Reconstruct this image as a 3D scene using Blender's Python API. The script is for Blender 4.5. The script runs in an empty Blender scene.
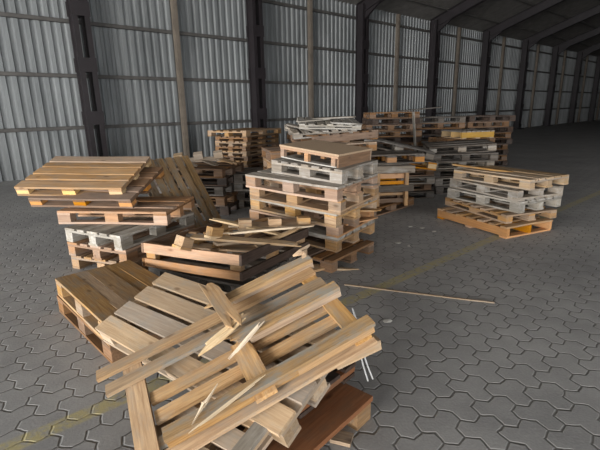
import bpy, bmesh, math, random
from math import radians as R, sin, cos, pi
from mathutils import Vector, Matrix, Euler, noise
S = bpy.context.scene
COL = S.collection
random.seed(7)

# ------------------------------------------------------------------ materials
def new_mat(name):
    m = bpy.data.materials.new(name); m.use_nodes = True
    nt = m.node_tree
    return m, nt, nt.nodes, nt.links, nt.nodes['Principled BSDF']

def N(nodes, t, **kw):
    n = nodes.new(t)
    for k, v in kw.items():
        if k.startswith('i_'):
            key = k[2:]
            n.inputs[int(key) if key.isdigit() else key].default_value = v
        else: setattr(n, k, v)
    return n

def wood(name, c1, c2, c3, grime=.35, rough=.82, hv=.10):
    """c1 body, c2 grain streak, c3 weathering patch (planks run along local x)"""
    m, nt, no, ln, b = new_mat(name)
    tc = N(no, 'ShaderNodeTexCoord'); oi = N(no, 'ShaderNodeObjectInfo')
    off = N(no, 'ShaderNodeVectorMath', operation='SCALE', i_Scale=37.0)
    cr = N(no, 'ShaderNodeCombineXYZ')
    for k in range(3): ln.new(oi.outputs['Random'], cr.inputs[k])
    ln.new(cr.outputs[0], off.inputs[0])
    add = N(no, 'ShaderNodeVectorMath', operation='ADD')
    ln.new(tc.outputs['Object'], add.inputs[0]); ln.new(off.outputs[0], add.inputs[1])
    mp = N(no, 'ShaderNodeMapping'); mp.inputs['Scale'].default_value = (2.6, 48, 48)
    ln.new(add.outputs[0], mp.inputs[0])
    g = N(no, 'ShaderNodeTexNoise', i_Scale=1.6, i_Detail=6.0, i_Roughness=.62)
    g.inputs['Distortion'].default_value = .5
    ln.new(mp.outputs[0], g.inputs['Vector'])
    gr = N(no, 'ShaderNodeValToRGB'); gr.color_ramp.elements[0].position = .36; gr.color_ramp.elements[1].position = .66
    ln.new(g.outputs['Fac'], gr.inputs[0])
    mx = N(no, 'ShaderNodeMixRGB'); mx.inputs[1].default_value = (*c2, 1); mx.inputs[2].default_value = (*c1, 1)
    ln.new(gr.outputs[0], mx.inputs[0])
    # weather patches
    mp2 = N(no, 'ShaderNodeMapping'); mp2.inputs['Scale'].default_value = (2.0, 6, 6); ln.new(add.outputs[0], mp2.inputs[0])
    w = N(no, 'ShaderNodeTexNoise', i_Scale=2.2, i_Detail=4.0, i_Roughness=.7); ln.new(mp2.outputs[0], w.inputs['Vector'])
    wr = N(no, 'ShaderNodeValToRGB'); wr.color_ramp.elements[0].position = .47; wr.color_ramp.elements[1].position = .68
    ln.new(w.outputs['Fac'], wr.inputs[0])
    wm = N(no, 'ShaderNodeMath', operation='MULTIPLY', i_1=grime * 1.6); ln.new(wr.outputs[0], wm.inputs[0])
    wm.use_clamp = True
    mx2 = N(no, 'ShaderNodeMixRGB'); mx2.inputs[2].default_value = (*c3, 1)
    ln.new(wm.outputs[0], mx2.inputs[0]); ln.new(mx.outputs[0], mx2.inputs[1])
    # knots
    mp3 = N(no, 'ShaderNodeMapping'); mp3.inputs['Scale'].default_value = (3.0, 7.5, 7.5); ln.new(add.outputs[0], mp3.inputs[0])
    vo = N(no, 'ShaderNodeTexVoronoi', i_Scale=1.0); ln.new(mp3.outputs[0], vo.inputs['Vector'])
    kr = N(no, 'ShaderNodeValToRGB'); kr.color_ramp.elements[0].position = .05; kr.color_ramp.elements[1].position = .13
    kr.color_ramp.elements[0].color = (1, 1, 1, 1); kr.color_ramp.elements[1].color = (0, 0, 0, 1)
    ln.new(vo.outputs['Distance'], kr.inputs[0])
    km = N(no, 'ShaderNodeMath', operation='MULTIPLY', i_1=.7); ln.new(kr.outputs[0], km.inputs[0])
    mx3 = N(no, 'ShaderNodeMixRGB'); mx3.inputs[2].default_value = (c2[0]*.35, c2[1]*.28, c2[2]*.25, 1)
    ln.new(km.outputs[0], mx3.inputs[0]); ln.new(mx2.outputs[0], mx3.inputs[1])
    # per board value / hue variation
    hs = N(no, 'ShaderNodeHueSaturation')
    v = N(no, 'ShaderNodeMapRange'); v.inputs['To Min'].default_value = 1 - hv * 2.6; v.inputs['To Max'].default_value = 1 + hv * 2.0
    ln.new(oi.outputs['Random'], v.inputs['Value']); ln.new(v.outputs[0], hs.inputs['Value'])
    wn = N(no, 'ShaderNodeTexWhiteNoise', noise_dimensions='1D'); ln.new(oi.outputs['Random'], wn.inputs['W'])
    s = N(no, 'ShaderNodeMapRange'); s.inputs['To Min'].default_value = .72; s.inputs['To Max'].default_value = 1.22
    ln.new(wn.outputs['Value'], s.inputs['Value']); ln.new(s.outputs[0], hs.inputs['Saturation'])
    ln.new(mx3.outputs[0], hs.inputs['Color'])
    ln.new(hs.outputs[0], b.inputs['Base Color'])
    b.inputs['Roughness'].default_value = rough
    b.inputs['Specular IOR Level'].default_value = .25
    bp = N(no, 'ShaderNodeBump', i_Strength=.35, i_Distance=.004); ln.new(g.outputs['Fac'], bp.inputs['Height'])
    ln.new(bp.outputs[0], b.inputs['Normal'])
    return m

W = dict(
 fresh=wood('pine_fresh', (.50,.325,.165), (.31,.18,.085), (.29,.235,.175), .5),
 worn =wood('pine_worn', (.42,.29,.165), (.25,.165,.095), (.25,.235,.205), .8),
 pale =wood('pine_pale',  (.48,.36,.24), (.36,.25,.155), (.33,.29,.24), .45),
 tan  =wood('pine_tan',   (.42,.27,.15), (.29,.175,.09), (.25,.20,.155), .45),
 pink =wood('pine_pink',  (.44,.27,.165), (.31,.18,.105), (.27,.21,.16), .4),
 brown=wood('wood_brown', (.25,.145,.08), (.155,.085,.045), (.15,.11,.08), .45),
 rust =wood('wood_rust',  (.27,.13,.07), (.19,.085,.045), (.14,.09,.06), .4),
 orange=wood('wood_orange',(.56,.27,.075), (.42,.18,.05), (.30,.18,.09), .3),
 yellow=wood('pine_yellow',(.66,.44,.18), (.52,.32,.12), (.42,.32,.2), .2),
 grey =wood('wood_grey',  (.30,.26,.215), (.20,.17,.14), (.36,.34,.31), .6),
 lgrey=wood('wood_silver',(.34,.31,.265), (.235,.21,.175), (.42,.40,.365), .6),
 dgrey=wood('wood_dark_grey',(.125,.107,.09), (.075,.062,.052), (.17,.155,.14), .5),
 dark =wood('wood_dark_brown',(.085,.058,.045), (.05,.034,.027), (.11,.085,.07), .4),
 split=wood('wood_split', (.66,.52,.35), (.52,.39,.24), (.6,.5,.36), .2),
)

def simple(name, col, rough=.6, metal=0., nscale=3., namt=.25):
    m, nt, no, ln, b = new_mat(name)
    tc = N(no, 'ShaderNodeTexCoord')
    n = N(no, 'ShaderNodeTexNoise', i_Scale=nscale, i_Detail=5.0, i_Roughness=.6); ln.new(tc.outputs['Object'], n.inputs['Vector'])
    mr = N(no, 'ShaderNodeMapRange'); mr.inputs['From Min'].default_value=.3; mr.inputs['From Max'].default_value=.7
    mr.inputs['To Min'].default_value = 1-namt; mr.inputs['To Max'].default_value = 1+namt
    ln.new(n.outputs['Fac'], mr.inputs['Value'])
    v = N(no, 'ShaderNodeVectorMath', operation='SCALE'); v.inputs[0].default_value = col
    ln.new(mr.outputs[0], v.inputs['Scale']); ln.new(v.outputs[0], b.inputs['Base Color'])
    b.inputs['Roughness'].default_value = rough; b.inputs['Metallic'].default_value = metal
    return m
M_steel = simple('dark_steel', (.018,.014,.016), .55)
M_girt  = simple('girt_steel', (.085,.08,.075), .6)
M_post  = simple('timber_post', (.15,.125,.10), .8)
M_roof  = simple('roof_sheet', (.16,.15,.14), .7)
M_strap = simple('plastic_strap', (.42,.42,.41), .4)
M_paper = simple('paper_scrap', (.6,.58,.54), .8)
M_board = simple('particle_board', (.40,.285,.185), .85, 0, 60., .12)
M_shelf = simple('worn_sheet', (.22,.17,.125), .85, 0, 6., .22)

def wall_mat():
    m, nt, no, ln, b = new_mat('corrugated_sheet')
    tc = N(no, 'ShaderNodeTexCoord')
    mp = N(no, 'ShaderNodeMapping'); mp.inputs['Scale'].default_value = (1.2, 1.2, .25); ln.new(tc.outputs['Object'], mp.inputs[0])
    n = N(no, 'ShaderNodeTexNoise', i_Scale=1.3, i_Detail=6.0, i_Roughness=.6); ln.new(mp.outputs[0], n.inputs['Vector'])
    r = N(no, 'ShaderNodeValToRGB')
    r.color_ramp.elements[0].position=.3; r.color_ramp.elements[0].color=(.15,.16,.165,1)
    r.color_ramp.elements[1].position=.7; r.color_ramp.elements[1].color=(.29,.305,.31,1)
    ln.new(n.outputs['Fac'], r.inputs[0]); ln.new(r.outputs[0], b.inputs['Base Color'])
    b.inputs['Roughness'].default_value=.5; b.inputs['Metallic'].default_value=.25
    return m
M_wall = wall_mat()

def floor_mat():
    m, nt, no, ln, b = new_mat('hex_pavers')
    tc = N(no, 'ShaderNodeTexCoord')
    def vm(op, a, bb=None, sc=None):
        n = N(no, 'ShaderNodeVectorMath', operation=op)
        for i, x in enumerate((a, bb)):
            if x is None: continue
            if isinstance(x, tuple): n.inputs[i].default_value = x
            else: ln.new(x, n.inputs[i])
        if sc is not None: n.inputs['Scale'].default_value = sc
        return n.outputs['Value'] if op in ('LENGTH','DOT_PRODUCT') else n.outputs['Vector']
    def mt(op, a, bb=None, cl=False):
        n = N(no, 'ShaderNodeMath', operation=op); n.use_clamp = cl
        for i, x in enumerate((a, bb)):
            if x is None: continue
            if isinstance(x, (int,float)): n.inputs[i].default_value = x
            else: ln.new(x, n.inputs[i])
        return n.outputs[0]
    # rotate the laying direction, small wobble to the stone edges
    mp = N(no, 'ShaderNodeMapping'); mp.inputs['Rotation'].default_value = (0,0,R(FLOOR_ROT)); ln.new(tc.outputs['Object'], mp.inputs[0])
    nz = N(no, 'ShaderNodeTexNoise', i_Scale=9.0, i_Detail=2.0); ln.new(mp.outputs[0], nz.inputs['Vector'])
    wob = vm('SCALE', vm('SUBTRACT', nz.outputs['Color'], (.5,.5,.5)), None, .03)
    p0 = vm('ADD', mp.outputs[0], wob)
    p = vm('MULTIPLY', p0, (1/PAV, 1/PAV, 0.))
    p = vm('ADD', p, (500., 500., 0.))
    r = (1., 1.7320508, 1.); h = (.5, .8660254, 0.)
    a = vm('SUBTRACT', vm('MODULO', p, r), h)
    bq = vm('SUBTRACT', vm('MODULO', vm('SUBTRACT', p, h), r), h)
    a = vm('MULTIPLY', a, (1.,1.,0.)); bq = vm('MULTIPLY', bq, (1.,1.,0.))
    less = mt('LESS_THAN', vm('DOT_PRODUCT', a, a), vm('DOT_PRODUCT', bq, bq))
    mix = N(no, 'ShaderNodeMix', data_type='VECTOR'); ln.new(less, mix.inputs[0]); ln.new(bq, mix.inputs[4]); ln.new(a, mix.inputs[5])
    gv = mix.outputs[1]
    cid = vm('SUBTRACT', p, gv)
    # three hexagons fused into one paver: class of this cell within its paver
    cls = mt('FLOORED_MODULO', mt('ROUND', mt('SUBTRACT', vm('DOT_PRODUCT', cid, (1.,0.,0.)), vm('DOT_PRODUCT', cid, (0.,1.7320508,0.)))), 3.)
    s0 = vm('DOT_PRODUCT', gv, (1.,0.,0.)); s1 = vm('DOT_PRODUCT', gv, (.5,.8660254,0.)); s2 = vm('DOT_PRODUCT', gv, (.5,-.8660254,0.))
    neg = lambda q_: mt('MULTIPLY', q_, -1.)
    d0 = mt('MAXIMUM', mt('MAXIMUM', neg(s0), neg(s1)), mt('ABSOLUTE', s2))
    d1 = mt('MAXIMUM', mt('MAXIMUM', s0, s2), mt('ABSOLUTE', s1))
    d2 = mt('MAXIMUM', mt('MAXIMUM', s1, neg(s2)), mt('ABSOLUTE', s0))
    is1 = mt('COMPARE', cls, 1.); is2 = mt('COMPARE', cls, 2.)
    def sel(fac, x_, y_):
        return mt('ADD', mt('MULTIPLY', x_, mt('SUBTRACT', 1., fac)), mt('MULTIPLY', y_, fac))
    d = sel(is2, sel(is1, d0, d1), d2)
    edge = mt('SUBTRACT', .5, d)
    mr = N(no, 'ShaderNodeMapRange'); mr.inputs['From Min'].default_value=.015; mr.inputs['From Max'].default_value=.07; ln.new(edge, mr.inputs['Value'])
    wn = N(no, 'ShaderNodeTexNoise', i_Scale=4.5, i_Detail=1.0); ln.new(tc.outputs['Object'], wn.inputs['Vector'])
    big = N(no, 'ShaderNodeTexNoise', i_Scale=.9, i_Detail=6.0, i_Roughness=.65); ln.new(tc.outputs['Object'], big.inputs['Vector'])
    fine = N(no, 'ShaderNodeTexNoise', i_Scale=70.0, i_Detail=3.0); ln.new(tc.outputs['Object'], fine.inputs['Vector'])
    v = mt('ADD', mt('MULTIPLY', wn.outputs['Fac'], .3), mt('MULTIPLY', big.outputs['Fac'], .9))
    v = mt('ADD', v, mt('MULTIPLY', fine.outputs['Fac'], .35))
    cr = N(no, 'ShaderNodeValToRGB'); cr.color_ramp.elements[0].position=.45; cr.color_ramp.elements[1].position=1.1 if False else 1.0
    cr.color_ramp.elements[0].color=(.20,.20,.202,1); cr.color_ramp.elements[1].color=(.42,.416,.41,1)
    ln.new(v, cr.inputs[0])
    jm = N(no, 'ShaderNodeMixRGB'); jm.inputs[1].default_value=(.14,.137,.13,1); ln.new(mr.outputs[0], jm.inputs[0]); ln.new(cr.outputs[0], jm.inputs[2])
    # pale arris just inside the joint, its lit edge painted into the colour
    ar = N(no, 'ShaderNodeValToRGB'); e = ar.color_ramp.elements
    e[0].position=.03; e[0].color=(0,0,0,1); e[1].position=.06; e[1].color=(1,1,1,1); x=e.new(.10); x.color=(0,0,0,1)
    ln.new(edge, ar.inputs[0])
    am = N(no, 'ShaderNodeMixRGB'); am.inputs[2].default_value=(.46,.455,.445,1); ln.new(mt('MULTIPLY', ar.outputs[0], .45), am.inputs[0]); ln.new(jm.outputs[0], am.inputs[1])
    ld = Vector((1.48,1.27,0)).normalized(); lnn = (-ld.y, ld.x, 0.); c0 = -.41*ld.y + 3.32*ld.x
    dist = mt('ABSOLUTE', mt('SUBTRACT', vm('DOT_PRODUCT', tc.outputs['Object'], lnn), c0))
    lm = N(no, 'ShaderNodeMapRange'); lm.inputs['From Min'].default_value=.065; lm.inputs['From Max'].default_value=.045; ln.new(dist, lm.inputs['Value'])
    wr = N(no, 'ShaderNodeTexNoise', i_Scale=16.0, i_Detail=5.0, i_Roughness=.75); ln.new(tc.outputs['Object'], wr.inputs['Vector'])
    wrr = N(no, 'ShaderNodeMapRange'); wrr.inputs['From Min'].default_value=.36; wrr.inputs['From Max'].default_value=.56; ln.new(wr.outputs['Fac'], wrr.inputs['Value'])
    ym = N(no, 'ShaderNodeMixRGB'); ym.inputs[2].default_value=(.46,.40,.20,1)
    ln.new(mt('MULTIPLY', mt('MULTIPLY', lm.outputs[0], wrr.outputs[0]), .9), ym.inputs[0]); ln.new(am.outputs[0], ym.inputs[1])
    ln.new(ym.outputs[0], b.inputs['Base Color'])
    b.inputs['Roughness'].default_value=.62
    bp = N(no, 'ShaderNodeBump', i_Strength=.7, i_Distance=.008); ln.new(mr.outputs[0], bp.inputs['Height'])
    bp2 = N(no, 'ShaderNodeBump', i_Strength=.25, i_Distance=.004); ln.new(fine.outputs['Fac'], bp2.inputs['Height']); ln.new(bp.outputs[0], bp2.inputs['Normal'])
    ln.new(bp2.outputs[0], b.inputs['Normal'])
    return m
FLOOR_ROT, PAV = 41.8, .117
M_floor = floor_mat()

# ------------------------------------------------------------------ helpers
def tag(o, label=None, cat=None, group=None, kind=None):
    if label: o['label'] = label
    if cat: o['category'] = cat
    if group: o['group'] = group
    if kind: o['kind'] = kind
    return o
def empty(name, loc=(0,0,0), rot=(0,0,0)):
    o = bpy.data.objects.new(name, None); COL.objects.link(o)
    o.location = loc; o.rotation_euler = [R(a) for a in rot]; o.empty_display_size = .1
    return o
def obj(name, me, parent=None, M=None):
    o = bpy.data.objects.new(name, me); COL.objects.link(o)
    if parent: o.parent = parent
    if M is not None: o.matrix_basis = M
    return o
def mesh_from(bm, name, mat):
    me = bpy.data.meshes.new(name); bm.to_mesh(me); bm.free(); me.materials.append(mat); return me
def bm_box(bm, c, s, M=None):
    r = bmesh.ops.create_cube(bm, size=1.0)
    T = Matrix.Translation(c) @ Matrix.Diagonal((*s, 1))
    if M is not None: T = M @ T
    bmesh.ops.transform(bm, matrix=T, verts=r['verts'])
    return r['verts']

# plank meshes: a sawn board along local x, worn edges, slight cup and bow
CACHE = {}
def plank(lx, ly, lz, mat, var=None, jag=0):
    """jag: 0 sawn ends, 1 the +x end torn, 2 both ends torn"""
    if var is None: var = random.randrange(4)
    key = (round(lx,3), round(ly,3), round(lz,3), mat, var, jag)
    if key in CACHE: return CACHE[key]
    rnd = random.Random(hash((round(lx*1000), round(ly*1000), var, jag)))
    n = max(2, int(lx / .1)); w = 4 if jag else 2
    bm = bmesh.new()
    ax, ay, az = rnd.uniform(-1,1), rnd.uniform(0,6), rnd.uniform(0,6)
    thin = lz < .05
    bow = (.006 if thin else .0008) * min(1, lx) * ax
    def tear(j):    # how far the fibre column j reaches past or short of the cut
        return rnd.uniform(-.085, .05)
    te = [tear(j) for j in range(w+1)]; ts = [tear(j) for j in range(w+1)]
    grid = {}
    for i in range(n+1):
        t = i / n
        for j in range(w+1):
            u = j / w
            x = (t - .5) * lx
            if jag >= 1 and i == n: x += te[j]
            if jag == 2 and i == 0: x -= ts[j]
            wid = ly * (1 + (.012 * noise.noise(Vector((x*3, ay, 0))) if thin else 0))
            y = (u - .5) * wid
            z = bow * (4*(t-.5)**2 - 1) + (.0025 * noise.noise(Vector((x*4, y*6, az))) if thin else 0)
            th = lz * (.45 if (jag >= 1 and i == n) or (jag == 2 and i == 0) else 1)
            for k in (0, 1):
                grid[i,j,k] = bm.verts.new((x, y, z + (k-.5)*th))
    f = bm.faces.new
    for i in range(n):
        for j in range(w):
            f((grid[i,j,1], grid[i+1,j,1], grid[i+1,j+1,1], grid[i,j+1,1]))
            f((grid[i,j,0], grid[i,j+1,0], grid[i+1,j+1,0], grid[i+1,j,0]))
        f((grid[i,0,0], grid[i+1,0,0], grid[i+1,0,1], grid[i,0,1]))
        f((grid[i,w,0], grid[i,w,1], grid[i+1,w,1], grid[i+1,w,0]))
    for j in range(w):
        f((grid[0,j,0], grid[0,j,1], grid[0,j+1,1], grid[0,j+1,0]))
        f((grid[n,j,0], grid[n,j+1,0], grid[n,j+1,1], grid[n,j,1]))
    ed = [e for e in bm.edges if len(e.link_faces) == 2 and e.calc_face_angle(0) > .9]
    bmesh.ops.bevel(bm, geom=ed, offset=min(.0028, lz*.12), segments=1, affect='EDGES', clamp_overlap=True)
    me = mesh_from(bm, 'plank', W[mat] if isinstance(mat, str) else mat)
    CACHE[key] = me
    return me

def pallet(name, loc, yaw, mat='tan', rx=0, ry=0, flip=False, kind='euro', L=1.2, Wd=.8, H=.144, nd=5,
           miss=(), torn=(), skid='same', blocks=None, deck=None, jit=.6, label='', cat='pallet', group=None, dw=None, nomiss_bottom=(), nobot=False):
    """kinds: euro (deck along x on 9 blocks), cross (deck along y on 9 blocks), beam (deck along y on 3 stringers)
       origin at base centre; flip lays it upside down."""
    root = empty(name, loc, (rx, ry, yaw))
    if label: tag(root, label, cat, group)
    bmat = blocks or mat; dm = deck or mat
    F = Matrix.Translation((0,0,H)) @ Matrix.Rotation(pi, 4, 'X') if flip else Matrix.Identity(4)
    def put(part, size, c, along='x', m=mat, jag=0, j=1.):
        A = Matrix.Translation(c) @ Matrix.Rotation((pi/2 if along == 'y' else 0) + R(random.uniform(-jit,jit))*j, 4, 'Z')
        if jag and random.random() < .5: A = A @ Matrix.Rotation(pi, 4, 'Z')
        return obj(part, plank(*size, m, jag=jag), root, F @ A)
    t = .022
    if kind in ('euro','cross'):
        if not nobot:
            for k, y in enumerate((-Wd/2+.05, 0, Wd/2-.05)):
                if k in nomiss_bottom: continue
                put('bottom_board', (L, .1 if k != 1 else .13, t), (0,y,t/2))
        hb = H - (3*t)
        for y in (-Wd/2+.05, 0, Wd/2-.05):
            for x in (-L/2+.0725, 0, L/2-.0725):
                put('block', (.143, .098, hb), (x, y, t+hb/2), m=bmat, j=2)
    if kind == 'euro':
        for k, x in enumerate((-L/2+.0725, 0, L/2-.0725)):
            put('cross_board', (Wd, .143, t), (x,0,H-1.5*t), 'y', j=.2)
        ws = [.143, .1] * 5
        if nd == 5: ys = [(-Wd/2+.0725)+(Wd-.145)*k/4 for k in range(5)]; ws = [.143,.1,.143,.1,.143]
        else: ys = [(-Wd/2+.05)+(Wd-.1)*k/(nd-1) for k in range(nd)]; ws = [dw or .095]*nd
        for k, y in enumerate(ys):
            if k in miss: continue
            if k in torn:
                l = L*random.uniform(.45,.7); put('deck_board', (l, ws[k], t), (-L/2+l/2,y,H-t/2), m=dm, jag=1)
            else: put('deck_board', (L, ws[k], t), (0,y,H-t/2), m=dm)
    elif kind == 'cross':
        for y in (-Wd/2+.05, 0, Wd/2-.05):
            put('cross_board', (L, .098, t), (0,y,H-1.5*t), 'x', j=.2)
    if kind in ('cross','beam'):
        w_ = .095 if nd > 5 else .12
        for k in range(nd):
            if k in miss: continue
            x = -L/2 + w_/2 + (L-w_)*k/(nd-1)
            if k in torn:
                l = Wd*random.uniform(.4,.7); put('deck_board', (l, w_, t), (x,-Wd/2+l/2,H-t/2), 'y', m=dm, jag=1)
            else: put('deck_board', (Wd, w_, t), (x,0,H-t/2), 'y', m=dm)
    if kind == 'beam':
        hb = H - (1 if nobot else 2)*t; z0 = 0 if nobot else t
        for y in (-Wd/2+.03, 0, Wd/2-.03):
            put('stringer', (L, .045, hb), (0,y,z0+hb/2), m=bmat, j=.2)
        if not nobot:
            for x in (-L/2+.06, 0, L/2-.06):
                put('bottom_board', (Wd, .1, t), (x,0,t/2), 'y')
    return root

ORD = ['topmost','second from the top','third from the top','fourth from the top','fifth from the top','sixth from the top','seventh from the top','eighth from the top','ninth from the top','tenth from the top','eleventh from the top','twelfth from the top']

def loose(name, loc, rot, size, mat, label, group=None, jag=0, cat='board'):
    o = obj(name, plank(*size, mat, jag=jag))
    o.location = loc; o.rotation_euler = [R(a) for a in rot]
    tag(o, label, cat, group); return o

def stack(what, n, x, y, yaw, z0, H=.144, mats=('tan',), kinds=('euro',), flips=(0,), L=1.2, Wd=.8, jx=.03, jy=3., where='', group=None, lean=(0,0), names=None, **kw):
    """a pile built upwards; returns its top height. The label counts from the top down."""
    for k in range(n):
        lab = f"{ORD[n-1-k]} {where}" if n > 1 else where
        mt_ = mats[k % len(mats)]
        pallet(what, (x+random.uniform(-jx,jx)+lean[0]*k, y+random.uniform(-jx,jx)+lean[1]*k, z0+k*(H+.001)), yaw+random.uniform(-jy,jy), mt_,
               flip=bool(flips[k % len(flips)]), kind=kinds[k % len(kinds)], L=L, Wd=Wd, H=H, label=lab, group=group,
               miss=(random.choice((1,3)),) if random.random() < .25 else (), torn=(random.choice((1,2)),) if random.random() < .15 else (), **kw)
    return z0 + n*(H+.001)

# ------------------------------------------------------------------ centre stack
G = 'pallets in the big centre stack'
PL = 'wooden_pallet'
pallet(PL, (.10,4.63,0), -40, 'brown', kind='cross', nd=9, H=.125, label='flat brown pallet lying on the pavers, sticking out under the big centre stack', group=G, deck='brown')
sheet_top = None
cz = .126
cs = [ # x, y, yaw, mat, kind, flip, deck, label
 (.150,4.79,-38.5,'tan','euro',0,'grey','lowest tan pallet of the big centre stack, resting on the flat brown one'),
 (.135,4.75,-36.0,'pink','euro',1,'lgrey','tan pallet with an orange corner block, second layer of the centre stack'),
 (.150,4.70,-39.5,'fresh','euro',0,'lgrey','yellowish pallet in the middle of the centre stack, below the torn one'),
 (.160,4.64,-37.0,'tan','euro',1,'tan','pallet with torn boards sticking out right, upper middle of the centre stack'),
 (.130,4.57,-38.0,'pink','euro',0,'grey','wide pinkish pallet reaching furthest left in the centre stack')]
for x, y, yw, mt_, kd, fl, dk, lab in cs:
    k_ = 1.5
    pallet(PL, (x,y+.10,cz+.028), yw, mt_, rx=1.6*k_, ry=1.3*k_, kind=kd, flip=bool(fl), deck=dk, label=lab, group=G, torn=(1,) if 'torn' in lab else ())
    cz += .1445
pallet(PL, (.275,4.68,cz+.03), -40, 'grey', kind='cross', nd=7, L=.93, Wd=.68, rx=2.5, ry=3, label='weathered silver-grey pallet with short blocks, second from the top of the centre stack', group=G)
cz += .1445
# half-size pallet closed with a particle board deck
t = empty('wooden_pallet', (.285,4.66,cz+.04), (1.5,5,-42)); tag(t, 'short pallet with a closed smooth tan board deck on top of the centre stack', 'pallet', G)
bm = bmesh.new(); vv = bm_box(bm, (0,0,.125), (.80,.60,.02)); bmesh.ops.bevel(bm, geom=bm.edges[:], offset=.003, segments=1, affect='EDGES')
obj('deck', mesh_from(bm, 'deck', M_board), t)
for y in (-.285, .285): obj('side_board', plank(.78,.02,.115,'pink' if y < 0 else 'tan'), t, Matrix.Translation((0,y,.0575)) if y > 0 else Matrix.Translation((0,y,.1025)) @ Matrix.Diagonal((1,1,.2,1)))
for x in (.38,): obj('end_board', plank(.56,.02,.114,'brown'), t, Matrix.Translation((x,0,.057)) @ Matrix.Rotation(pi/2,4,'Z'))
for x in (-.36, -.02, .33):
    for y in (-.27, .0, .25): obj('block', plank(.05 if x else .045,.045,.093,'pink'), t, Matrix.Translation((x,y,.0465)))
for y in (-.25, .25): obj('bottom_board', plank(.74,.09,.012,'lgrey'), t, Matrix.Translation((0,y,.006)))
# boards working out of the right side of the stack
for k, (x, y, z, yw, ry, l, mt_) in enumerate(((.66,4.50,.775,20,4,.42,'dgrey'),(.67,4.62,.630,36,-3,.40,'grey'),(.66,4.55,.485,8,3,.42,'tan'),(.66,4.62,.345,26,-3,.40,'orange'))):
    loose('plank', (x,y,z), (0,ry,yw), (l,.09,.014), mt_, ('splintered grey board jutting from the right side of the centre stack, high up','grey board slipping out of the right side of the centre stack, in its middle','tan board sticking out under the torn pallet, right of the centre stack','orange board poking out low on the right side of the centre stack')[k], 'boards working out of the centre stack', 1)

# ------------------------------------------------------------------ right of centre: standing frame, tilted pallets
pallet(PL, (1.28,6.67,0), 45, 'brown', Wd=.5, label='dark brown pallet flat on the pavers under the upright slatted frame', H=.13)
fr = empty('crate_frame', (1.36,6.50,.131), (0,0,4)); tag(fr, 'upright slatted wooden frame with two posts and orange cross slats, right of the centre stack', 'crate')
for x in (-.21,.22):
    for y in (-.18,.2): obj('post', plank(.56,.085,.05,'tan' if y<0 else 'brown'), fr, Matrix.Translation((x,y,.28)) @ Matrix.Rotation(pi/2,4,'Y') @ Matrix.Rotation(pi/2,4,'X') @ Matrix.Rotation(pi/2,4,'X'))
for z, h, mt_, dy, l in ((.545,.10,'grey',-.225,.66),(.265,.095,'dgrey',-.225,.64),(.44,.07,'orange',-.14,.5),(.34,.05,'orange',-.14,.5),(.17,.04,'tan',-.14,.5),(.07,.06,'brown',-.14,.54)):
    obj('rail', plank(l,h,.02,mt_), fr, Matrix.Translation((0,dy,z)) @ Matrix.Rotation(pi/2,4,'X'))
    obj('rail', plank(.5,h,.02,mt_), fr, Matrix.Translation((0,.24,z)) @ Matrix.Rotation(pi/2,4,'X'))
for y in (-.12,.05,.2): obj('top_board', plank(.62,.12,.02,'grey'), fr, Matrix.Translation((0,y,.585)))
G = 'pallets in the leaning pile right of the centre stack'
z = stack(PL, 4, 1.72,7.75, 8, 0, H=.128, mats=('dgrey','brown','grey','brown'), where='of the level pallets in the sagging pile by the aisle', group=G, jx=.06, jy=8)
pallet(PL, (1.74,7.68,z+.10), -2, 'orange', rx=2, ry=9, label='pallet with a bright orange lower board and yellow blocks, tipping right in the sagging pile', group=G, deck='dgrey', blocks='yellow')
pallet(PL, (1.72,7.72,z+.29), -6, 'dgrey', rx=0, ry=13, label='tilted dark grey pallet topping the sagging pile beside the aisle', group=G, blocks='grey')
pallet(PL, (1.36,6.72,.735), 6, 'dgrey', label='dark grey pallet with one orange block, lying across the top of the upright frame', blocks='orange', deck='dgrey', L=1.0, Wd=.6)

# ------------------------------------------------------------------ pile behind the centre stack
G = 'pallets in the high pile behind the centre stack'
z = stack(PL, 6, .57,7.45, 18, 0, mats=('brown','tan','brown'), where='of the level brown pallets under the grey heap', group=G)
pallet(PL, (.60,7.38,z), 20, 'tan', label='pallet with three bright orange blocks just behind the centre stack top', group=G, blocks='orange')
z += .145
pallet(PL, (.60,7.42,z+.02), 24, 'brown', kind='beam', nd=7, ry=-2, H=.15, label='brown beam pallet tilted up to the right, under the grey heap', group=G, Wd=.9)
pallet(PL, (.36,7.40,z+.16), 12, 'grey', kind='cross', nd=7, rx=8, ry=-2, label='grey pallet sloping towards the camera at the bottom of the grey heap', group=G, H=.10, L=1.05, torn=(1,4))
pallet(PL, (.50,7.46,z+.27), 3, 'lgrey', kind='cross', nd=7, rx=7, ry=2, label='topmost silver-grey pallet of the heap behind the centre stack', group=G, H=.08, L=1.0, torn=(2,5))
for k, (x,y,dz,rot,l,mt_,lab) in enumerate(((.15,7.1,.24,(10,12,-18),.7,'grey','grey board hanging down at the left end of the grey heap'),(.30,7.3,.37,(6,-3,30),.7,'lgrey','silvery board lying crooked over the grey heap'),
      (.62,7.35,.395,(4,-2,-14),.75,'grey','grey board slanting over the right half of the grey heap'),(.78,7.15,.31,(8,4,8),.5,'lgrey','short silvery board at the right end of the grey heap'),(.0,7.3,.20,(12,10,55),.6,'grey','grey board leaning at the left foot of the grey heap'))):
    loose('plank', (x,y,z+dz), rot, (l,.10,.022), mt_, lab, 'loose boards on the grey heap', 1)
pallet(PL, (.02,6.35,.0), 12, 'tan', label='lowest tan pallet behind the left end of the centre stack', L=1.0, H=.144)
stack(PL, 6, .02,6.35, 12, .145, mats=('tan','brown'), where='of the tan pallets behind the centre stack, left', group='tan pallets behind the left end of the centre stack', L=1.0)

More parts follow.
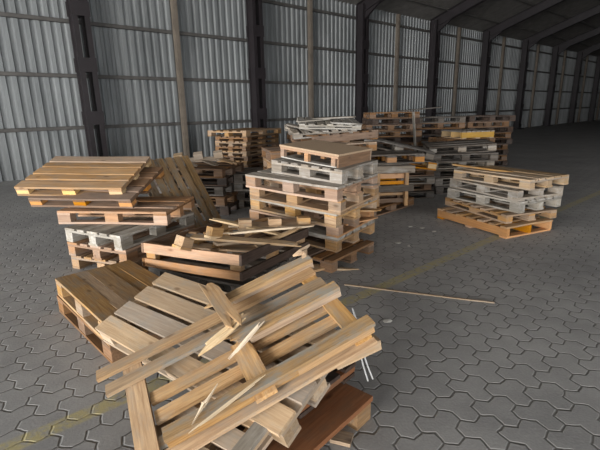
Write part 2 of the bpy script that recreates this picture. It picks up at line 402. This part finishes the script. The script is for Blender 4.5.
# ------------------------------------------------------------------ right edge stack
G = 'pallets in the stack at the right edge'
pallet(PL, (2.59,5.64,0), -66, 'orange', kind='beam', nd=7, label='orange-brown pallet on the pavers at the bottom of the right edge stack', group=G, deck='tan')
pallet(PL, (2.72,5.78,.146), -72, 'tan', label='thin tan pallet just above the orange one at the right edge', group=G, H=.11, kind='cross', nd=7)
pallet(PL, (2.80,5.86,.257), -64, 'lgrey', label='grey pallet low in the right edge stack', group=G)
pallet(PL, (2.82,5.88,.402), -68, 'grey', flip=True, label='dark grey upturned pallet in the middle of the right edge stack', group=G, H=.13)
pallet(PL, (2.90,5.92,.533), -62, 'pale', label='pale pallet near the top of the right edge stack', group=G, H=.13)
loose('plank', (2.60,6.1,.70), (0,6,-22), (.8,.1,.022), 'fresh', 'broken pale plank tipped up on top of the right edge stack', jag=1)

# ------------------------------------------------------------------ far right stacks
G = 'pallets in the grey stack at the end of the aisle'
z = stack(PL, 5, 3.02,8.25, 4, 0, mats=('dgrey','grey'), where='of the grey pallets at the end of the aisle', group=G, jx=.07, jy=6)
pallet(PL, (3.10,8.45,z), -8, 'dgrey', ry=-3, rx=2, label='loose grey pallet with a pale block on top of the stack at the aisle end', blocks='grey', group=G)
G = 'dark pallets in the far corner stacks'
z = stack(PL, 6, 3.72,10.1, 10, 0, mats=('dgrey','brown'), where='of the dark pallets under the bright yellow one', group=G, jx=.07, jy=8)
pallet(PL, (3.80,9.85,z), 14, 'pale', kind='beam', nd=7, blocks='yellow', label='bright yellow new pallet with grey rubble on it, far right', deck='grey', L=.8, H=.16)
for x, y, n, yw, ms, wh in ((2.32,11.0,10,4,('brown','brown','dark'),'of the ragged brown stack near the second column'),
                        (3.62,11.5,9,-4,('dark','brown','dgrey'),'of the dark brown stack before the third column'),
                        (4.92,11.8,9,5,('dark','brown'),'of the grey-brown stack at the far right edge')):
    stack(PL, n, x, y, yw, 0, mats=ms, where=wh, group=G, jx=.09, jy=9)
loose('plank', (2.75,10.3,.75), (0,84,10), (1.4,.1,.02), 'lgrey', 'pale plank standing upright between the two far brown stacks')
loose('plank', (2.9,10.9,1.50), (4,-4,6), (1.3,.1,.02), 'dgrey', 'dark plank laid across the tops of the far stacks')

# ------------------------------------------------------------------ neat stack by the wall, back left
G = 'pallets in the neat stack back left'
for k in range(11):
    pallet(PL, (-1.08+random.uniform(-.02,.02), 9.39+random.uniform(-.02,.02), k*.096), 60+random.uniform(-1.5,1.5), ('brown','tan')[k%2], H=.095,
           label=f'{ORD[11-k]} in the neat brown stack near the first dark column', group=G)
pallet(PL, (-1.12,9.37,11*.096), 59, 'tan', H=.12, label='topmost pallet of the neat brown stack, overhanging it to the left', group=G, L=1.25, Wd=1.0)
stack(PL, 7, .40,10.9, 58, 0, mats=('brown','dgrey'), where='of the second brown stack just right of the neat one', group='pallets in the second brown stack back left')

# ------------------------------------------------------------------ dark pile left, with broken end on top
G = 'pallets in the dark pile left of the centre stack'
z = stack(PL, 5, -1.62,7.0, -12, 0, mats=('dark','brown','dgrey'), where='of the dark pile behind the leaning pallet', group=G, jx=.05, jy=5)
stack(PL, 4, -.62,7.25, -8, 0, L=.8, mats=('grey','dgrey'), where='of the low grey pile left behind the centre stack', group='pallets in the low grey pile')
t = empty('broken_pallet', (-1.60,6.95,z+.02), (0,-3,-6)); tag(t, 'broken pallet end with three blocks upward, on the dark pile', 'broken pallet')
obj('cross_board', plank(.8,.143,.022,'pale'), t, Matrix.Translation((0,0,.06)) @ Matrix.Rotation(R(20),4,'X'))
for x in (-.33,0,.33): obj('block', plank(.14,.1,.09,'pale'), t, Matrix.Translation((x,0,.13)) @ Matrix.Rotation(R(20),4,'X') @ Matrix.Rotation(R(12),4,'Z'))
for k, x in enumerate((-.2,.12,.42)): obj('deck_board', plank(.62,.09,.022,('pale','pale','fresh')[k],jag=1), t, Matrix.Translation((x+.12,-.22,.03)) @ Matrix.Rotation(R(-52),4,'Z') @ Matrix.Rotation(R(4),4,'Y'))

# leaning pallet: one long edge on the floor, propped on the dark pile
a = Vector((.47,-.42,-.775)).normalized(); e = Vector((.67,.74,0)); e = (e - a*e.dot(a)).normalized(); nz = a.cross(e)
t = pallet('wooden_pallet', (0,0,0), 0, 'worn', nd=6, H=.12, label='tan pallet leaning back with its boards running down to the right')
MM = Matrix((a, e, nz)).transposed().to_4x4(); MM.translation = Vector((-1.60,5.78,.475)) - nz*.12
t.matrix_world = MM

# ------------------------------------------------------------------ left edge piles
G = 'pallets at the left edge behind the crate'
stack(PL, 3, -1.79,4.56, 65, 0, mats=('tan','pink','lgrey'), where='of the pallets under the reddish one left', group=G, L=1.05)
pallet(PL, (-1.90,4.72,.436), -7, 'pink', label='reddish pallet with a big end block, directly on the pale grey one left', group=G, blocks='pink')
pallet(PL, (-2.26,4.86,.582+.125), -10, 'brown', rx=17, H=.11, label='brown slatted pallet with an orange end block, tipped towards the camera, left edge', group=G, blocks='orange')
pallet(PL, (-2.42,4.93,.582+.243), -6, 'tan', rx=18, ry=1, H=.11, label='topmost tan slatted pallet tipped towards the camera, left edge', group=G, blocks='yellow')

G = 'low pallets left of the front heap'
pallet(PL, (-1.38,3.03,0), -46, 'brown', label='brown pallet on the pavers at left, under the yellowish slatted one', group=G, Wd=.6, L=1.1)
pallet(PL, (-1.37,3.02,.146), -47, 'fresh', label='yellowish slatted pallet at left, in front of and below the crate', group=G, nd=5, Wd=.6, L=1.1)

# ------------------------------------------------------------------ open crate with scrap
cr = empty('open_crate', (-.657,3.905,.21), (-4.4,-1.1,-26.2)); tag(cr, 'open wooden crate with two-board sides, full of pallet scrap, in front of the centre stack', 'crate')
CL, CW = 1.0, 1.2
for z_, h in ((.165,.085),(.035,.07)):
    obj('side_board', plank(CL,h,.024,'pink'), cr, Matrix.Translation((0,-CW/2,z_)) @ Matrix.Rotation(pi/2,4,'X'))
    obj('side_board', plank(CL,h,.024,'brown'), cr, Matrix.Translation((0,CW/2,z_)) @ Matrix.Rotation(pi/2,4,'X'))
    obj('end_board', plank(CW+.03,h,.024,'dark'), cr, Matrix.Translation((CL/2+.012,0,z_)) @ Matrix.Rotation(pi/2,4,'Z') @ Matrix.Rotation(pi/2,4,'X'))
    obj('end_board', plank(CW+.03,h,.024,'brown'), cr, Matrix.Translation((-CL/2-.012,0,z_)) @ Matrix.Rotation(pi/2,4,'Z') @ Matrix.Rotation(pi/2,4,'X'))
for sx in (-1,1):
    for y in (-CW/2+.04,0,CW/2-.04): obj('corner_post', plank(.10,.055,.20,'tan'), cr, Matrix.Translation((sx*(CL/2-.055),y,.10)))
for y in (-.45,-.15,.15,.45): obj('bottom_board', plank(CL,.14,.02,'grey'), cr, Matrix.Translation((0,y,.0)))
stack(PL, 1, -.72,3.95, -26, 0, mats=('dgrey',), where='dark pallet on the pavers carrying the open scrap crate', H=.15, L=1.1, Wd=.9)

# scrap inside the crate
def scrap(x, y, z, rot, n, l, mats, lab, bl='fresh', jag=1, w=.095):
    t = empty('broken_pallet', (x,y,z), rot); tag(t, lab, 'broken pallet', 'pallet scrap in the open crate')
    obj('skid_board', plank(l,w,.022,mats[0],jag=jag), t, Matrix.Translation((0,0,.011)))
    for k in range(n):
        obj('block', plank(.12,.09,.08,bl), t, Matrix.Translation((-l/2+.07+(l-.14)*k/max(1,n-1),0,.062)))
    return t
scrap(-.86,3.52,.38,(8,24,62), 2, .62, ('fresh',), 'broken pallet strip with a bright end block, standing in the front left of the crate')
scrap(-.62,3.82,.40,(0,16,48), 2, .60, ('yellow',), 'broken strip with a block, leaning in the middle of the crate')
scrap(-.25,4.08,.43,(0,2,12), 3, .72, ('pale',), 'broken strip with three yellow blocks at the right rear of the crate')
G = 'boards thrown into the open crate'
for k, (x,y,z,rot,sz,mt_,lab,jg) in enumerate((
    (-.30,4.12,.455,(2,0,-6),(.8,.14,.02),'pale','broad pale board lying flat at the back of the crate scrap',1),
    (-.52,4.02,.47,(0,5,-28),(.75,.07,.018),'yellow','narrow yellow lath crossing the middle of the crate scrap',2),
    (-.80,4.02,.42,(5,-6,55),(.6,.09,.02),'fresh','fresh board leaning on the far left rail of the crate',1),
    (-.45,3.75,.41,(0,6,35),(.7,.09,.02),'pale','pale board slanting under the front lath in the crate',0),
    (-.50,3.62,.45,(4,3,-8),(.95,.085,.02),'pale','long pale board lying across the open crate, nearest its front',1),
    (-.28,3.86,.475,(-6,2,22),(.80,.06,.018),'split','narrow split lath lying over the right side of the crate',2),
    (-.32,4.25,.44,(3,0,8),(.9,.12,.02),'fresh','wide yellow board along the back of the crate scrap',1),
    (-.62,4.18,.43,(0,-4,30),(.7,.10,.02),'tan','tan board slanting at the back left inside the crate',0),
    (-.75,3.72,.36,(10,-3,-20),(.8,.10,.02),'fresh','yellowish board low inside the crate under the scrap',0),
    (-.40,3.95,.40,(0,5,75),(.7,.10,.02),'brown','brown board lying lengthwise low in the crate',0),
    (-.20,3.75,.44,(0,-8,40),(.5,.05,.018),'pale','short pale lath sticking to the crate corner',1),
    (-.95,4.0,.38,(6,0,-40),(.6,.10,.02),'grey','grey board against the far left side of the crate',0))):
    loose('plank', (x,y,z), rot, sz, mt_, lab, G, jag=jg)

# ------------------------------------------------------------------ front heap
G = 'pallets in the front heap'
# solid-topped reddish platform on the pavers
t = empty('wooden_pallet', (-.345,1.715,0), (0,0,48)); tag(t, 'reddish-brown solid-topped pallet on the pavers at the bottom of the front heap', 'pallet', G)
for y, w_ in ((-.27,.26),(.0,.26)): obj('deck_board', plank(1.2,w_,.028,'rust'), t, Matrix.Translation((0,y,.116)))
for x in (-.53,0,.53):
    for y in (-.345,.08): obj('block', plank(.12,.10,.10,'tan'), t, Matrix.Translation((x,y,.05)))
pallet(PL, (-.14,1.91,.132), 48, 'dark', kind='beam', nd=6, H=.08, L=.82, Wd=.42, label='dark brown beam pallet on the reddish one in the front heap', group=G, blocks='rust', deck='dark')
pallet(PL, (-.50,2.19,.255), -38, 'pale', rx=20, H=.124, label='pale wide-boarded pallet directly under the broken top one', group=G, nd=4, kind='euro', deck='pale', L=1.5, Wd=.56, nobot=False, dw=.12)
pallet(PL, (-.29,1.75,.185), 55, 'pale', ry=-13, kind='cross', nd=6, dw=.115, H=.09, L=.74, Wd=.46, label='pale low pallet under the near side of the broken top one', group=G)

# broken upturned pallet on top: three skids up, cross boards, slats underneath
F_ = empty('broken_pallet', (-.32,1.885,.495), (10,-18,21.7)); tag(F_, 'large broken pallet lying upside down across the top of the front heap', 'broken pallet', G)
FL = 1.14
def fp(part, sz, c, rz=0, m='fresh', jag=0, rx=0, ry=0):
    return obj(part, plank(*sz, m, jag=jag), F_, Matrix.Translation(c) @ Euler((R(rx),R(ry),R(rz))).to_matrix().to_4x4())
fp('skid_board', (1.0,.066,.022), (.07,-.322,-.011), 0, 'worn')
fp('beam', (.60,.045,.045), (-.13,-.325,-.045), 0, 'fresh'); fp('beam', (.40,.045,.045), (.365,-.325,-.045), .5, 'fresh')
fp('skid_board', (.60,.066,.022), (.27,.0,-.011), 180, 'worn', 1); fp('beam', (.52,.045,.045), (.31,-.005,-.045), 0, 'fresh')
fp('skid_board', (.62,.066,.022), (.26,.318,-.011), 180, 'worn', 1); fp('beam', (.5,.045,.045), (.32,.315,-.045), 0, 'fresh')
fp('cross_board', (.70,.095,.022), (-.525,-.07,-.085), 91, 'fresh')
fp('cross_board', (.36,.10,.022), (-.0,-.19,-.055), 90, 'fresh', 1); fp('cross_board', (.70,.085,.022), (.50,0,-.079), 90, 'fresh')
for k, (y, xl) in enumerate(((-.350,-.47),(-.275,-.475),(-.13,-.47),(-.015,-.475),(.14,-.66),(.27,-.70))):
    m_ = ('fresh','worn','fresh','fresh','worn','fresh')[k]; l = .55 - xl
    fp('deck_board', (l,.068,.022), (xl+l/2, y, -.098 if k < 4 else -.06), random.uniform(-.8,.8), m_)

# split timber lying on it
def onF(p): return (Matrix.Translation(F_.location) @ F_.rotation_euler.to_matrix().to_4x4()) @ Vector(p)
G = 'split pieces on the front heap'
def bit(name, p, rz, sz, m_, lab, rx=0, ry=0, jag=2):
    o = loose(name, (0,0,0), (0,0,0), sz, m_, lab, G, jag, 'wood scrap')
    o.matrix_world = Matrix.Translation(F_.location) @ F_.rotation_euler.to_matrix().to_4x4() @ Matrix.Translation(p) @ Euler((R(rx),R(ry),R(rz))).to_matrix().to_4x4()
    return o
bit('plank', (.0,.26,.035), 94, (.48,.085,.022), 'fresh', 'broken cross board lying over the upper slats, torn at both ends', ry=3)
bit('splinter', (-.085,.01,.03), 14, (.25,.05,.02), 'split', 'thick whitish splinter curling off the broken cross board to the left', ry=-4)
bit('splinter', (.04,-.065,.01), 24, (.26,.018,.012), 'split', 'thin pale splinter pointing up right from the break', ry=-7)
bit('splinter', (-.16,-.365,.016), 9, (.30,.012,.008), 'split', 'long thin splinter lifted off the near skid', ry=-3)
bit('splinter', (-.24,-.30,.016), 38, (.10,.02,.012), 'split', 'short white splinter on the near skid, lower left', ry=-8)
bit('splinter', (.55,.36,.012), 12, (.12,.06,.03), 'fresh', 'torn stub of fresh wood on the far right corner of the top pallet')
# white-ended board and thin strip by the right end
loose('plank', (-.17,1.56,.262), (0,-13,55), (.46,.07,.018), 'lgrey', 'whitish grey board along the near edge of the pale low pallet')
loose('plank', (.25,1.82,.44), (4,-12,22), (.24,.08,.055), 'pale', 'pale beam stub sticking out under the right end of the top pallet', cat='wood scrap')

bm = bmesh.new()
for off in (0, .022):
    prev = None
    for i in range(17):
        t_ = i/16
        c_ = Vector((.27+.07*t_+off*t_*1.3+.006*sin(7*t_), 2.10-.10*t_+.01*sin(5*t_+off*90), .52-.37*t_))
        ring = [bm.verts.new(c_+Vector((dx, dx*.4+dy, 0))) for dx, dy in ((-.004,-.001),(.004,-.001),(.004,.001),(-.004,.001))]
        if prev:
            for q_ in range(4): bm.faces.new((prev[q_], prev[(q_+1)%4], ring[(q_+1)%4], ring[q_]))
        else: bm.faces.new(ring[::-1])
        prev = ring
    bm.faces.new(prev)
o = obj('packing_strap', mesh_from(bm, 'packing_strap', M_strap))
tag(o, 'whitish plastic packing strap hanging down from the right end of the front heap', 'strap')

# ------------------------------------------------------------------ things on the pavers
G = 'offcuts lying on the pavers'
loose('plank', (.18,1.74,.014), (0,0,-20), (.10,.075,.02), 'fresh', 'small square offcut on the pavers beside the reddish pallet', G, cat='wood scrap')
loose('plank', (.40,4.02,.012), (0,0,-8), (.26,.045,.02), 'pale', 'thin pale batten end on the pavers behind the front heap', G, 2, 'wood scrap')
loose('plank', (.16,4.02,.03), (6,0,30), (.28,.12,.024), 'fresh', 'wide yellow offcut on the pavers in front of the centre stack', G, 1, 'wood scrap')
loose('lath', (.98,3.42,.006), (0,0,-20.5), (1.25,.018,.010), 'pale', 'very long thin lath lying across the open pavers', G, cat='lath')
def scrap_paper(x, y, s, rz, lab, mat=None, name='paper_scrap', cat='paper scrap'):
    bm = bmesh.new(); rr = random.Random(int(x*100)); n = 7
    vs = [bm.verts.new((s*cos(2*pi*i/n)*rr.uniform(.7,1.1), s*.6*sin(2*pi*i/n)*rr.uniform(.7,1.1), .004+rr.uniform(0,.006))) for i in range(n)]
    fc = bm.faces.new(vs); ex = bmesh.ops.extrude_face_region(bm, geom=[fc]); bmesh.ops.translate(bm, vec=(0,0,.002), verts=[v for v in ex['geom'] if isinstance(v, bmesh.types.BMVert)])
    bmesh.ops.recalc_face_normals(bm, faces=bm.faces)
    o = obj(name, mesh_from(bm, name, mat or M_paper)); o.location = (x,y,0); o.rotation_euler.z = R(rz); tag(o, lab, cat, 'litter on the pavers')
scrap_paper(.64,2.92,.045,10,'crumpled whitish scrap on the pavers right of the front heap')
for x,y,s,lab in ((1.48,5.55,.035,'leftmost pale chip in the row of litter by the right edge stack'),(1.62,5.48,.045,'middle pale chip in the row of litter by the right edge stack'),
                (1.72,5.30,.04,'pale chip lying nearest the orange pallet'),(1.15,4.85,.05,'flat pale scrap on the pavers in mid aisle'),(1.25,4.72,.03,'small pale chip beside the flat scrap in mid aisle')):
    scrap_paper(x,y,s,random.uniform(0,90),lab)


# ------------------------------------------------------------------ the building
PH = R(41.8); nrm = Vector((-sin(PH), cos(PH), 0)); uu = Vector((cos(PH), sin(PH), 0)); WD = 12.5
def wp(t, s=0, z=0):      # t along the rear wall, s metres into the hall from it
    return nrm*(WD-s) + uu*t + Vector((0,0,z))
BM = Matrix((( uu.x, nrm.x, 0, 0), (uu.y, nrm.y, 0, 0), (0,0,1,0), (0,0,0,1)))  # local x along wall, y outward, z up
EAVE, SL = 5.55, .34
T0, T1, SPAN = -16., 62., 24.
def loc(t, s, z): return Vector((t, WD - s, z))

def sheet(bm, x0, x1, f0, f1, pitch=.23, dep=.06):
    """corrugated sheet between profile bottoms f0(x), tops f1(x); offset in y"""
    xs = []; x = x0
    while x < x1:
        for a, d in ((0,0),(.42,0),(.56,1),(.86,1)): xs.append((x + a*pitch, d*dep))
        x += pitch
    vs = [(bm.verts.new(f0(x, d)), bm.verts.new(f1(x, d))) for x, d in xs]
    for a, b_ in zip(vs, vs[1:]): bm.faces.new((a[0], b_[0], b_[1], a[1]))

bm = bmesh.new()
sheet(bm, T0, T1, lambda x,d: loc(x, -.14-d, 0), lambda x,d: loc(x, -.14-d, EAVE+.1))
bmesh.ops.transform(bm, matrix=BM, verts=bm.verts)
tag(obj('wall_back', mesh_from(bm, 'wall_back', M_wall)), 'pale blue-grey corrugated metal wall behind the pallets', kind='structure')
# far gable wall, at the right hand end of the hall
bm = bmesh.new()
sheet(bm, 0, SPAN, lambda x,d: loc(T1+d, x, 0), lambda x,d: loc(T1+d, x, EAVE + SL*min(x, SPAN-x)+.1))
bmesh.ops.transform(bm, matrix=BM, verts=bm.verts)
tag(obj('wall_right', mesh_from(bm, 'wall_right', M_wall)), 'corrugated gable wall at the far end of the hall', kind='structure')
# opposite long wall, tall openings are left between T0 and the door bay
bm = bmesh.new()
sheet(bm, 14, T1, lambda x,d: loc(x, SPAN+.14+d, 0), lambda x,d: loc(x, SPAN+.14+d, EAVE+.1))
bmesh.ops.transform(bm, matrix=BM, verts=bm.verts)
tag(obj('wall_front', mesh_from(bm, 'wall_front', M_wall)), 'corrugated long wall opposite, ending at the open bays', kind='structure')
# unseen gable and header over the openings, added to dim the upper wall
def gz(x): return EAVE + SL*min(x, SPAN-x)+.1
bm = bmesh.new()
sheet(bm, 0, SPAN, lambda x,d: loc(T0-d, x, 4.0), lambda x,d: loc(T0-d, x, gz(x)))
bmesh.ops.transform(bm, matrix=BM, verts=bm.verts)
tag(obj('wall_left_blocker', mesh_from(bm, 'wall_left_blocker', M_wall)), 'unseen corrugated gable added above the gateway to keep sky light off the upper wall', kind='structure')
bm = bmesh.new()
sheet(bm, T0, 14, lambda x,d: loc(x, SPAN+.14+d, 3.8), lambda x,d: loc(x, SPAN+.14+d, EAVE+.1))  # added band, holds sky light off the upper rear wall
bmesh.ops.transform(bm, matrix=BM, verts=bm.verts)
tag(obj('wall_header_blocker', mesh_from(bm, 'wall_front', M_wall)), 'unseen corrugated band added over the open bays to keep sky light off the upper wall', kind='structure')
# roof
bm = bmesh.new()
def rz(s): return EAVE + .12 + SL*min(s, SPAN-s)
th = .04
for s0, s1 in ((-.5, SPAN/2), (SPAN/2, SPAN+.5)):
    q = [bm.verts.new(loc(t, s, rz(s)+dz)) for dz in (0, th) for t, s in ((T0-.5,s0),(T1+.5,s0),(T1+.5,s1),(T0-.5,s1))]
    for a in ((0,3,2,1),(4,5,6,7),(0,1,5,4),(1,2,6,5),(2,3,7,6),(3,0,4,7)): bm.faces.new([q[i] for i in a])
bmesh.ops.transform(bm, matrix=BM, verts=bm.verts)
tag(obj('ceiling', mesh_from(bm, 'ceiling', M_roof)), 'grey sheet roof sloping up from the rear wall', kind='structure')
# floor
bm = bmesh.new()
q = [bm.verts.new(loc(t, s, z)) for z in (-.12, 0) for t, s in ((T0-6,-.3),(T1+.5,-.3),(T1+.5,SPAN+8),(T0-6,SPAN+8))]
for a in ((0,3,2,1),(4,5,6,7),(0,1,5,4),(1,2,6,5),(2,3,7,6),(3,0,4,7)): bm.faces.new([q[i] for i in a])
bmesh.ops.recalc_face_normals(bm, faces=bm.faces)
bmesh.ops.transform(bm, matrix=BM, verts=bm.verts)
tag(obj('floor', mesh_from(bm, 'floor', M_floor)), 'grey hexagonal concrete pavers', kind='structure')

# horizontal sheeting rails, a steel channel per level
for k in range(4):
    z = 1.21 + 1.3*k
    bm = bmesh.new()
    for dz, s, h, w in ((0,-.05,.09,.03),(.04,-.08,.012,.09),(-.04,-.08,.012,.09)):
        bm_box(bm, loc((T0+T1)/2, s, z+dz), (T1-T0, w, h))
    bmesh.ops.transform(bm, matrix=BM, verts=bm.verts)
    tag(obj('trim_%d' % (k+1), mesh_from(bm, 'rail', M_girt)), 'steel sheeting rail fixed along the corrugated wall', kind='structure')
n_trim = 5
def trim(bm, mat, label):
    global n_trim
    bmesh.ops.transform(bm, matrix=BM, verts=bm.verts)
    tag(obj('trim_%d' % n_trim, mesh_from(bm, 'trim', mat)), label, kind='structure'); n_trim += 1
# light posts between the main columns
for k in range(-3, 9):
    t = 6.46 + 5.4*k
    if t > T1: break
    bm = bmesh.new(); bm_box(bm, loc(t, .02, EAVE/2), (.16, .11, EAVE)); bm_box(bm, loc(t, .09, EAVE/2), (.12, .03, EAVE))
    trim(bm, M_post, 'brownish wall post standing between the dark main columns')
# main columns: two flange sections joined by batten plates, rafters on top
for k in range(-3, 9):
    t = 9.16 + 5.4*k
    if t > T1: break
    bm = bmesh.new()
    for dt in (-.14, .14):
        for s in (.10, .42):
            bm_box(bm, loc(t+dt, s, EAVE/2), (.12, .02, EAVE))
        bm_box(bm, loc(t+dt, .26, EAVE/2), (.02, .32, EAVE))
    for z in (.15, 1.45, 2.75, 4.05, 5.3):
        bm_box(bm, loc(t, .43, z), (.44, .025, .34)); bm_box(bm, loc(t, .09, z), (.44, .025, .34))
    bm_box(bm, loc(t, .27, .02), (.7,.6,.04))
    trim(bm, M_steel, 'dark battened steel column against the rear wall')
    bm = bmesh.new()
    ln_ = math.hypot(SPAN/2, SL*SPAN/2); a = math.atan(SL)
    for side in (0, 1):
        for zz, hh, ww in ((-.09,.025,.24),(-.30,.40,.03),(-.50,.025,.24)):
            vs = bm_box(bm, (0,-ln_/2,zz), (ww, ln_, hh))
            M = Matrix.Translation(loc(t, 0, rz(0))) @ Matrix.Rotation(-a, 4, 'X')
            if side: M = Matrix.Translation(loc(t, SPAN, rz(0))) @ Matrix.Rotation(a, 4, 'X') @ Matrix.Translation((0,ln_,0))
            bmesh.ops.transform(bm, matrix=M, verts=vs)
    # haunch bracket at the column head
    vs = [bm.verts.new(loc(t+dt, s, z)) for dt in (-.05,.05) for s, z in ((.4,5.0),(.4,5.5),(1.3,rz(1.3)-.5),(1.1,rz(1.1)-.55))]
    bm.faces.new([vs[i] for i in (0,1,2,3)]); bm.faces.new([vs[i] for i in (7,6,5,4)])
    for i in range(4): bm.faces.new([vs[i], vs[(i+1)%4], vs[(i+1)%4+4], vs[i+4]])
    trim(bm, M_steel, 'dark steel rafter and haunch carrying the roof')
# front line of columns at the open side
for k in range(-3, 9):
    t = 9.16 + 5.4*k
    if t > T1: break
    bm = bmesh.new(); bm_box(bm, loc(t, SPAN-.2, EAVE/2), (.34,.36,EAVE)); trim(bm, M_steel, 'dark steel column on the open side of the hall')
# purlins
for s in (.9, 2.6, 4.3, 6.0, 7.7, 9.4, 11.1):
    bm = bmesh.new(); bm_box(bm, loc((T0+T1)/2, s, rz(s)-.05), (T1-T0, .08, .10)); trim(bm, M_girt, 'steel roof purlin under the sheets')

# ------------------------------------------------------------------ light
w = bpy.data.worlds.new('World'); S.world = w; w.use_nodes = True
bg = w.node_tree.nodes['Background']; bg.inputs[0].default_value = (.86,.93,1.0,1); bg.inputs[1].default_value = 1.7
def area(name, locn, target, sx, sy, power, col):
    l = bpy.data.lights.new(name, 'AREA'); l.shape='RECTANGLE'; l.size=sx; l.size_y=sy; l.energy=power; l.color=col
    o = bpy.data.objects.new(name, l); COL.objects.link(o); o.location = locn
    o.rotation_euler = (Vector(target)-Vector(locn)).to_track_quat('-Z','Y').to_euler(); return o
p1 = wp(-15.4, 13, 2.0); p2 = wp(-4, 23.4, 1.9); p3 = wp(-15.4, 4, 2.0)
area('daylight_gateway', p1, (0,5,.6), 9, 3.8, 4400, (1,.97,.93))
area('daylight_open_bay', p2, (0,5,.6), 16, 3.6, 1450, (1,.98,.95))
area('daylight_gate_rear', p3, (-2,9,1.), 6, 3.8, 800, (.9,.96,1))

# ------------------------------------------------------------------ camera
cam = bpy.data.cameras.new('Camera'); co = bpy.data.objects.new('Camera', cam); COL.objects.link(co)
cam.sensor_fit='HORIZONTAL'; cam.sensor_width=36; cam.lens = 430/600*36; cam.clip_end = 300
TH, RHO = R(15.0), R(-1.2)
f = Vector((0,cos(TH),-sin(TH))); u0 = Vector((0,sin(TH),cos(TH))); r0 = Vector((1,0,0))
r_ = cos(RHO)*r0 + sin(RHO)*u0; u_ = -sin(RHO)*r0 + cos(RHO)*u0
M = Matrix((r_, u_, -f)).transposed().to_4x4(); M.translation = (0,0,1.55)
co.matrix_world = M
S.camera = co
vs = S.view_settings; vs.view_transform='Standard'; vs.look='None'; vs.gamma=1; vs.exposure=0.1; vs.use_curve_mapping=False
